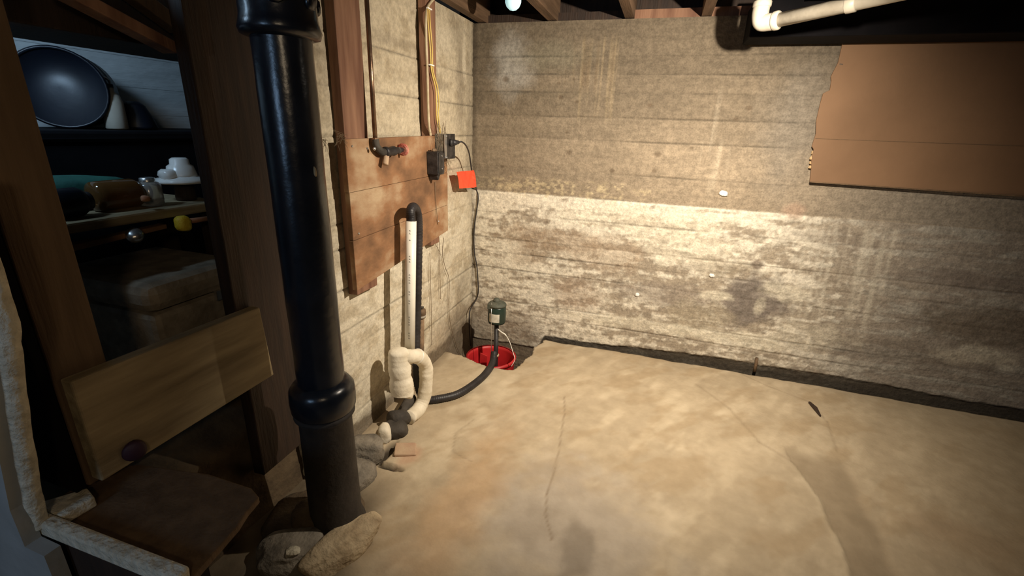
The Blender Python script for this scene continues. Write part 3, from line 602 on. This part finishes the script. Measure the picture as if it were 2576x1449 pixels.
p = P(968, 1090, 2, .04); tag(obj('plaster_lump', rock(p, (.028, .03, .05), .2, 9), 'foam', smooth=True), 'pale plaster lump standing between grey stones at the left wall', 'stone')
# rusty capped stub
a, b_ = P(1059, 800, 0, -1.07), P(1058, 900, 0, -1.07)
t = thing('capped_pipe', (a.x, a.y, 0), 'short rusty capped pipe standing behind the white pipe', 'pipe')
obj('riser', tube([Vector((b_.x, b_.y, .0)), b_, a], .017, 14), 'rust', t, True)
obj('cap', lathe([(.018, 0), (.024, .003), (.024, .022), (.026, .026), (.026, .045), (.02, .05)], a, (0, 0, 1), 12, .001), 'rust', t, True)
obj('cap_square', B(a+Vector((-.011, -.004, .05)), a+Vector((.011, .014, .06)), .001), 'iron2', t)
obj('white_ring', lathe([(.0245, 0), (.0265, .002), (.0265, .009), (.0245, .011)], a+Vector((0, 0, .006)), (0, 0, 1), 14), 'pvcd', t, True)
# ------------------------------------------------------------------ sump: bucket, pedestal pump
bc = Vector((-.885, 2.49, -.43))
t = thing('sump_bucket', bc, 'bright red plastic bucket sunk in the pit at the corner', 'bucket')
obj('bucket_wall', lathe([(.10, 0), (.125, .01), (.142, .20), (.152, .345), (.156, .365), (.156, .37), (.148, .37), (.146, .35), (.136, .2), (.12, .02), (.0, .018)], bc, (0, 0, 1), 40, cap=False), 'redp', t, True)
obj('rim', lathe([(.15, .355), (.161, .357), (.162, .374), (.15, .377)], bc, (0, 0, 1), 40, cap=False), 'redp', t, True)
obj('broken_flap', prism([(-.93, 0, -.11), (-.885, 0, -.125), (-.88, 0, -.015), (-.925, 0, .0)], 1, 2.40, 2.406), 'redp', t)
pc = P(1250, 790, 1, 2.46)
t = thing('sump_pump', (pc.x, pc.y, -.35), 'pedestal sump pump with dark green motor housing and pale label, standing in the red bucket', 'pump')
zc = P(1250, 811, 1, 2.46).z; zh = P(1250, 768, 1, 2.46).z; H_ = zh-zc
obj('motor_housing', lathe([(.035, -.004), (.05, 0), (.0545, .012), (.056, H_*.5), (.0555, H_-.01), (.052, H_)], (pc.x, pc.y, zc), (0, 0, 1), 32), 'green', t, True)
obj('motor_cap', lathe([(.0575, 0), (.0575, .008), (.05, .018), (.03, .026), (.01, .028)], (pc.x, pc.y, zh), (0, 0, 1), 32), 'greentop', t, True)
obj('cap_knob', lathe([(.02, 0), (.021, .012), (.016, .022), (.006, .026)], (pc.x-.004, pc.y, zh+.022), (0, 0, 1), 16, .001), 'greentop', t, True)
obj('switch_box', B((pc.x-.045, pc.y-.05, zh-.012), (pc.x-.012, pc.y-.02, zh+.02), .002), 'greentop', t, bevel=.003)
# curved label round the housing
vd = Vector((-pc.x, -pc.y, 0)).normalized(); a0 = math.atan2(vd.y, vd.x); bm = bmesh.new(); prev = None
for k in range(9):
    an = a0-math.radians(52)+math.radians(68)*k/8; q = [bm.verts.new((pc.x+.0572*math.cos(an), pc.y+.0572*math.sin(an), zc+H_*f)) for f in (.18, .66)]
    if prev: bm.faces.new([prev[0], q[0], q[1], prev[1]])
    prev = q
obj('paper_label', bm, 'label', t, True)
obj('column', tube([(pc.x, pc.y, zc), (pc.x, pc.y, -.33)], .0145, 16), 'hose', t, True)
obj('float_rod', tube([(pc.x-.02, pc.y-.045, zh+.03), (pc.x-.014, pc.y-.062, zc+.03), (pc.x-.012, pc.y-.055, zc-.1), (pc.x-.012, pc.y-.05, -.3)], .0022, 8), 'steel', t, True)
obj('pump_foot', lathe([(.07, 0), (.075, .02), (.05, .05), (.02, .07)], (pc.x, pc.y, -.40), (0, 0, 1), 20), 'hose', t, True)
obj('pipe_clamp', lathe([(.017, 0), (.021, .002), (.021, .012), (.017, .014)], (pc.x, pc.y, -.035), (0, 0, 1), 14), 'brick', t, True)
ww = [P(1253, 829, 1, 2.45), P(1262, 836, 1, 2.43), P(1272, 843, 1, 2.42), P(1282, 860, 1, 2.40), P(1290, 885, 1, 2.38), P(1295, 905, 1, 2.37), P(1286, 922, 1, 2.36)]
wsp = spline(ww, 6)
obj('float_cord', tube(wsp, [.0042 if i < 13 else .002 for i in range(len(wsp))], 8), 'pvc', t, True)['label'] = 'thin white cord'
# ------------------------------------------------------------------ stones, brick
br = P(1015, 1135, 2, .0); bm = B((-.045, -.03, -.03), (.045, .05, .012), .004); bm.transform(Matrix.Translation((br.x+.01, br.y, 0)) @ Matrix.Rotation(.45, 4, 'Z'))
tag(obj('brick', bm, 'brick', bevel=.005), 'pinkish broken brick sunk in the floor beside a dark gap', 'brick')
for (px, py, z, s, rz, mt, sd, lb) in (
    (920, 1132, .035, (.075, .06, .055), .3, 'stone', 2, 'rounded dark grey stone against the left wall, next to the pale lump'),
    (895, 1200, .030, (.055, .080, .05), -.2, 'stone', 3, 'oval grey-brown stone right beside the foot of the iron pipe'),
    (862, 1262, .035, (.05, .06, .045), .2, 'stone', 5, 'small dark stone between the oval stone and the long tan stone'),
    (790, 1300, .06, (.07, .06, .05), .5, 'dirt', 6, 'dark earthy stone in front of the foot of the iron pipe'),
    (862, 1372, .04, (.052, .13, .055), -.38, 'tanstone', 11, 'long tan stone nearest the camera, rusty around its edge'),
    (735, 1390, .04, (.10, .075, .045), .6, 'stone', 12, 'broad flat stone with a pale blotch at the bottom edge')):
    p = P(px, py, 2, z); tag(obj('stone', rock(p, s, rz, sd, 4), mt, smooth=True), lb, 'stone', 'fieldstones along the foot of the left wall')
p = P(737, 1385, 2, .085); tag(obj('plaster_splash', rock(p, (.022, .018, .006), .3, 9, 2, .5), 'rawedge', smooth=True), 'pale splash of plaster on the broad flat stone', 'plaster')
struct(obj('trim_earth_mound', rock((-.98, 1.0, -.01), (.15, .15, .085), .2, 21, 4, .3), 'dirt', smooth=True))
# ------------------------------------------------------------------ cast iron soil stack
sx, sy = -.900, .996
t = thing('soil_stack', (sx, sy, 0), 'large glossy black cast iron soil pipe standing in the left foreground', 'pipe')
R0 = .068
zt_ = P(735, 88, 1, 1.0).z
obj('pipe_barrel', lathe([(R0+random.uniform(-.0006, .0006), z) for z in np.arange(.2, zt_+.05, .04)], (sx, sy, 0), (0, 0, 1), 48, .0002), 'iron', t, True)
obj('upper_hub', lathe([(R0+.002, -.01), (R0+.020, -.004), (R0+.024, .008), (R0+.020, .022), (R0+.017, .035), (R0+.016, .11), (R0+.021, .12), (R0+.021, .14), (R0+.016, .15), (R0+.016, .5)], (sx, sy, zt_), (0, 0, 1), 48), 'iron', t, True)
for k, an in enumerate((-.9, .1, 1.0)):
    c = Vector((sx+math.cos(an)*(R0+.016), sy+math.sin(an)*(R0+.016), zt_+.07)); obj('hub_lug', rock(c, (.012, .018, .02), an, k, 2), 'iron', t, True)
zh2 = P(835, 1000, 1, 1.0).z
obj('lower_hub', lathe([(R0, .06), (R0+.016, .05), (R0+.026, .035), (R0+.028, .0), (R0+.026, -.03), (R0+.012, -.05), (R0+.010, -.06)], (sx, sy, zh2), (0, 0, 1), 48), 'iron', t, True)
obj('base_socket', lathe([(R0+.03, 0), (R0+.026, .04), (R0+.014, .08), (R0+.01, zh2-.07), (R0+.022, zh2-.055), (R0+.016, zh2-.045)], (sx, sy, 0), (0, 0, 1), 48, .0003), 'iron3', t, True)
p = P(776, 428, 1, 1.0); vd = (Vector((0, 0, CAMZ))-p); vd.z = 0
q = Vector((sx, sy, p.z)); n_ = (Vector((0, 0, p.z))-q).normalized(); side = Vector((-n_.y, n_.x, 0))
if side.dot(RT) < 0: side = -side
cc = q+n_*R0*.80+side*R0*.60
obj('paint_fleck', rock(cc, (.004, .004, .012), 0, 3, 2, .5), 'palewood', t, True)
# ------------------------------------------------------------------ left: posts and boards of the alcove front
tag(obj('timber_post', B((WX-.045, .945, .2), (WX, 1.146, 1.9), .002), 'darkwood', bevel=.004), 'dark timber post beside the black iron pipe', 'post', 'posts at the alcove')
tag(obj('timber_post', B((WX-.14, .505, .535), (WX, .605, 1.93), .002), 'brownwood', bevel=.004), 'dull brown timber post at the left edge, standing on the low ledge', 'post', 'posts at the alcove')
tag(obj('shade_board', B((WX-.30, .485, .535), (WX-.002, .503, 1.93), .001), 'black', bevel=.002), 'black sheet added for the unlit near side of the brown post', 'board')  # black sheet stands in for shade on the near side of the post
bp = obj('cross_board', prism([(0, .515, .552), (0, 1.012, .556), (0, .998, .795), (0, .515, .806)], 0, WX+.001, WX+.036), 'palewood', bevel=.004)
tag(bp, 'wide weathered board nailed low across the two left posts', 'board')
# header and reddish timbers
tag(obj('header_beam', B((WX-.45, .3, 1.50), (WX-.16, 2.25, 1.66), .003), 'darkwood', bevel=.004), 'dark header beam over the alcove, above the pale wall', 'beam')
a, b_ = PX(140, -18, WX-.06), PX(435, 104, WX-.06)
def slant(a, b_, hz, x0, x1, mat): return prism([(0, a.y, a.z), (0, b_.y, b_.z), (0, b_.y, b_.z-hz), (0, a.y, a.z-hz)], 0, x0, x1)
tag(obj('brace', slant(a+Vector((0, 0, .03)), b_+Vector((0, -.0, .0)), .028, WX-.10, WX-.05, 0), 'redwood', bevel=.003), 'long reddish brown brace sloping down from the top left corner', 'timber')
a, b_ = PX(300, -30, WX-.1), PX(452, 62, WX-.1)
tag(obj('brace', slant(a+Vector((0, 0, .04)), b_+Vector((0, -.0, .02)), .04, WX-.14, WX-.10, 0), 'brownwood', bevel=.003), 'short brown brace above the longer reddish one', 'timber')
# dirt bench of the alcove
bm = bmesh.new(); nx, ny = 30, 40; vs = [[bm.verts.new((-2.2+i*(1.0)/nx, .62+j_*1.7/ny, .42+.05*float(fbm(np.array(i*.3), np.array(j_*.3), 5))-.10*max(0, i-24)/6)) for j_ in range(ny+1)] for i in range(nx+1)]
for i in range(nx):
    for j_ in range(ny): bm.faces.new([vs[i][j_], vs[i+1][j_], vs[i+1][j_+1], vs[i][j_+1]])
bt = [bm.verts.new((-1.17, .62+j_*1.7/ny, -.02)) for j_ in range(ny+1)]
for j_ in range(ny): bm.faces.new([vs[nx][j_], bt[j_], bt[j_+1], vs[nx][j_+1]])
struct(obj('trim_dirt_bench', bm, 'dirt', smooth=True))
# low ledge (boxed step) with pale worn nosing, and the plaster partition
t = thing('low_ledge', (-.97, .5, 0), 'low brown boxed ledge at bottom left with a pale worn front edge', 'ledge')
lt = [P(px, py, 2, .508) for px, py in ((600, 1320), (622, 1285), (652, 1250), (633, 1227), (527, 1192), (351, 1168), (240, 1175))]
obj('ledge_top', prism([(-1.20, .432, 0), (-.742, .432, 0)]+[(q.x, q.y, 0) for q in lt if q.y > .45]+[(-1.20, .56, 0)], 2, .490, .508), 'brownwood', t, bevel=.004)
obj('ledge_base', prism([(-1.18, .432, 0), (-.755, .432, 0), (-.80, .50, 0), (-.95, .56, 0), (-1.16, .56, 0)], 2, .01, .489), 'black', t)  # black colour stands in for the shaded void under the ledge top
obj('worn_nosing', B((-1.195, .405, .502), (-.742, .432, .536), .002), 'rawedge', t, bevel=.006)
obj('front_board', B((-1.07, .412, .01), (-.75, .431, .50), .001), 'darkwood', t)
obj('wedge_block', prism([(-1.19, .432, 0), (-1.095, .432, 0), (-1.09, .49, 0), (-1.135, .503, 0)], 2, .5095, .534), 'rawedge', t, bevel=.003)
t = thing('plaster_partition', (-1.3, .4, 0), 'blue-grey plastered partition at the far left edge with a pale raw edge', 'partition')
e0 = [P(66, 1262, 1, .40), P(34, 1090, 1, .40), P(6, 900, 1, .40), P(-14, 780, 1, .40)]
pts = [(-1.9, 0, 0), (-1.06, 0, 0), (-1.06, 0, .50), (e0[0].x, 0, .503)]+[(p.x, 0, p.z) for p in e0]+[(e0[-1].x+.0, 0, 1.2), (e0[-1].x, 0, 1.9), (-1.9, 0, 1.9)]
obj('plaster_face', prism(pts, 1, .375, .402), 'plaster', t)
ed = [(p.x, .41, p.z) for p in e0]; ed = [(ed[0][0]-.01, .41, .52)]+ed+[(ed[-1][0], .41, 1.25)]
pr_ = spline(ed, 10); bm = tube(pr_, [.0160+.0008*math.sin(i*.9)+random.uniform(-.0006, .0006) for i in range(len(pr_))], 8); obj('raw_edge', bm, 'rawedge', t, True)
p = P(345, 1132, 0, WX+.045); tag(obj('bottle_cap', lathe([(.02, 0), (.024, .003), (.024, .015), (.019, .02)], p-Vector((.012, 0, 0)), (1, -.5, .1), 18), 'purple', smooth=True), 'dark purple round knob at the lower edge of the weathered board', 'knob')
# ------------------------------------------------------------------ alcove contents
t = thing('alcove_shelf', (-1.62, 1.0, .42), 'rough wooden shelf board in the dark alcove, holding jars', 'shelf')
obj('shelf_board', B((-1.80, .55, 1.018), (-1.50, 1.285, 1.048), .003), 'palewood', t, bevel=.006)
for x in (-1.78, -1.56):
    for y in (.62, 1.26): obj('leg', B((x-.02, y-.02, .44), (x+.02, y+.02, 1.017)), 'darkwood', t)
tag(obj('loose_lath', prism([(0, .70, .966), (0, 1.06, .985), (0, 1.06, .999), (0, .70, .984)], 0, -1.535, -1.50), 'plank', bevel=.002), 'thin orange-brown lath tucked under the shelf', 'lath')
obj_l = obj('lath_rest', B((-1.54, .70, .952), (-1.49, .74, .965)), 'darkwood', t)
t2 = thing('mallet', P(460, 560, 0, -1.47), 'yellow round head on a short pinkish handle, tucked under the shelf', 'tool')
p = P(460, 562, 0, -1.47); obj('head', rock(p, (.022, .023, .026), 0, 5, 3, .1), 'yelp', t2, True); obj('handle', tube([p+Vector((0, .015, .004)), P(530, 549, 0, -1.47)], .0085, 10), 'pinkwood', t2, True)
p = P(345, 590, 0, -1.49); tag(obj('tin_lid', lathe([(.012, 0), (.02, .006), (.024, .018), (.02, .03), (.008, .034)], p-Vector((.01, 0, .015)), (.5, -.4, .8), 18), 'steel', smooth=True), 'small shiny round tin hanging just under the lath', 'tin')
# jars on their side + clear jar
def jar(c, ax, L_, R_, mat, label, lid='hose'):
    ax = Vector(ax).normalized(); t = thing('jar', c, label, 'jar', 'jars on the alcove shelf')
    obj('jar_body', lathe([(R_*.6, 0), (R_*.95, .005), (R_, .02), (R_, L_*.75), (R_*.8, L_*.88), (R_*.55, L_*.92), (R_*.55, L_)], c, ax, 24), mat, t, True)
    obj('lid', lathe([(R_*.6, 0), (R_*.62, .003), (R_*.62, .016), (R_*.5, .018)], Vector(c)+ax*(L_-.012), ax, 20), lid, t, True); return t
jar(Vector((-1.60, .93, 1.094)), (.05, 1, .0), .15, .045, 'amber', 'amber glass jar lying on its side on the alcove shelf')
jar(Vector((-1.58, 1.085, 1.049)), (.0, .0, 1), .085, .035, 'glass', 'clear dusty glass jar standing right of the amber one', 'steel')
jar(Vector((-1.57, .80, 1.09)), (0, .3, .0), .10, .041, 'drum', 'dark bottle lying left of the amber jar')
tag(obj('cloth_bundle', rock((-1.70, .93, 1.10), (.06, .17, .052), 0, 7, 3), 'teal', smooth=True), 'dark teal cloth bundle behind the amber jar', 'cloth')
tag(obj('shelf_pebble', rock(P(369, 500, 0, -1.51)+Vector((-.005, 0, 0)), (.01, .012, .010), 0, 7, 2), 'pinkwood', smooth=True), 'small pink lump on the front edge of the shelf', 'pebble')
c = P(461, 458, 0, -1.60); c.z = 1.05
t = thing('lamp_holder', c, 'white porcelain lampholder with a wide brim, upright on the shelf', 'lamp')
zb_ = P(461, 458, 0, -1.60).z-.0
obj('dark_base', lathe([(.03, 0), (.032, .01), (.028, zb_-c.z)], c, (0, 0, 1), 20), 'darkwood', t, True)
obj('brim', lathe([(.028, 0), (.082, .0), (.086, .006), (.078, .014), (.05, .02), (.046, .024)], (c.x, c.y, zb_), (0, 0, 1), 32), 'porcelain', t, True)
obj('neck', lathe([(.05, .016), (.046, .03), (.04, .055), (.03, .062), (.028, .078), (.02, .083)], (c.x, c.y, zb_), (0, 0, 1), 28, .0006), 'porcelain', t, True)
obj('shoulder', rock((c.x, c.y-.045, zb_+.028), (.028, .03, .022), 0, 8, 2), 'porcelain', t, True)
# grey case
t = thing('grey_case', (-1.6, 1.05, .45), 'dull grey hard case with rounded corners, behind the weathered board', 'case')
obj('case_lid', B((-1.815, .87, .77), (-1.37, 1.235, .86)), 'grey', t, bevel=.03)
obj('case_body', B((-1.81, .88, .455), (-1.38, 1.225, .768)), 'grey', t, bevel=.02)
obj('catch', B((-1.38, 1.08, .745), (-1.366, 1.12, .78)), 'steel', t, bevel=.002)
# dark trunk with drum on top
t = thing('storage_trunk', (-1.98, 1.4, .45), 'black trunk filling the dark back of the alcove', 'trunk')
obj('trunk_body', B((-2.19, .7, .47), (-1.83, 2.1, 1.235), .003), 'black', t, bevel=.01); obj('trunk_lid', B((-2.195, .69, 1.237), (-1.82, 2.11, 1.275), .002), 'black', t, bevel=.01)
p = P(150, 222, 0, -1.95); ax = (.75, -.66, .0)
t = thing('drum', (p.x, p.y, 1.276), 'dark blue round drum lying on its side in the alcove', 'drum')
Rd = .125; p.z = 1.276+Rd+.004
obj('drum_shell', lathe([(Rd*.94, -.22), (Rd, -.215), (Rd, -.11), (Rd*1.02, -.105), (Rd, -.10), (Rd, -.008), (Rd*1.03, 0), (Rd*.97, .004), (Rd*.96, -.006), (.0, -.006)], p, ax, 40), 'drum', t, True)
obj('handle', tube(spline([p+Vector((.0, .10, .05)), p+Vector((.04, .13, .04)), p+Vector((.03, .13, .0)), p+Vector((.0, .11, -.02))]), .004, 8), 'steel', t, True)
p = P(288, 290, 0, -1.90); t = thing('jug', (p.x, p.y, 1.276), 'pale plastic jug between the drum and a dark pot', 'jug')
obj('jug_body', lathe([(.030, 0), (.034, .005), (.034, .09), (.027, .115), (.016, .125), (.016, .14)], (p.x, p.y, 1.277), (0, 0, 1), 20), 'pvcd', t, True); obj('cap', lathe([(.016, 0), (.016, .014), (.012, .016)], (p.x, p.y, 1.414), (0, 0, 1), 14), 'drum', t, True)
p = P(335, 300, 0, -1.93); tag(obj('dark_pot', lathe([(.06, 0), (.062, .01), (.05, .05), (.035, .085), (.02, .10)], (p.x-.01, p.y+.02, 1.277), (0, 0, 1), 24), 'drum', smooth=True), 'dark rounded pot right of the pale jug', 'pot')
# ------------------------------------------------------------------ ceiling bulb
p = P(1291, 2, 1, 2.35)
t = thing('light_bulb', p, 'pale bluish bulb hanging between the joists at top', 'bulb')
obj('glass_globe', lathe([(.001, -.042), (.016, -.038), (.03, -.026), (.038, -.008), (.038, .01), (.03, .03), (.02, .048), (.014, .06)], p, (0, 0, 1), 24), 'bulb', t, True)
obj('socket', lathe([(.016, .06), (.02, .066), (.022, .10), (.016, .105)], p, (0, 0, 1), 20), 'blackbox', t, True)
obj('flex', tube([p+Vector((0, 0, .1)), Vector((p.x, p.y, 2.098))], .004, 8), 'hose', t, True)
# ------------------------------------------------------------------ the clamp work lamp that lights the corner (above the frame)
t = thing('work_lamp', LAMP+Vector((0, 0, .24)), 'clamp lamp with a metal hood hung from a joist, out of frame', 'lamp')
obj('hood', lathe([(.12, .035), (.10, .042), (.05, .06), (.03, .065), (.03, .069), (.052, .064), (.102, .046), (.123, .038)], LAMP, (0, 0, 1), 28, cap=False), 'black', t, True)
obj('added_flap', B(LAMP+Vector((-.088, -.0215, -.042)), LAMP+Vector((.025, -.0195, -.009))), 'black', t)  # added flap, shaped to keep the lamp light off the posts and cross board
obj('flap_strut', tube([LAMP+Vector((.022, -.0215, -.012)), LAMP+Vector((.028, -.024, .064))], .002, 6), 'black', t)
obj('stem', tube([LAMP+Vector((0, 0, .08)), LAMP+Vector((0, 0, .15)), Vector((.5, LAMP.y, 1.96))], .008, 8), 'black', t, True)
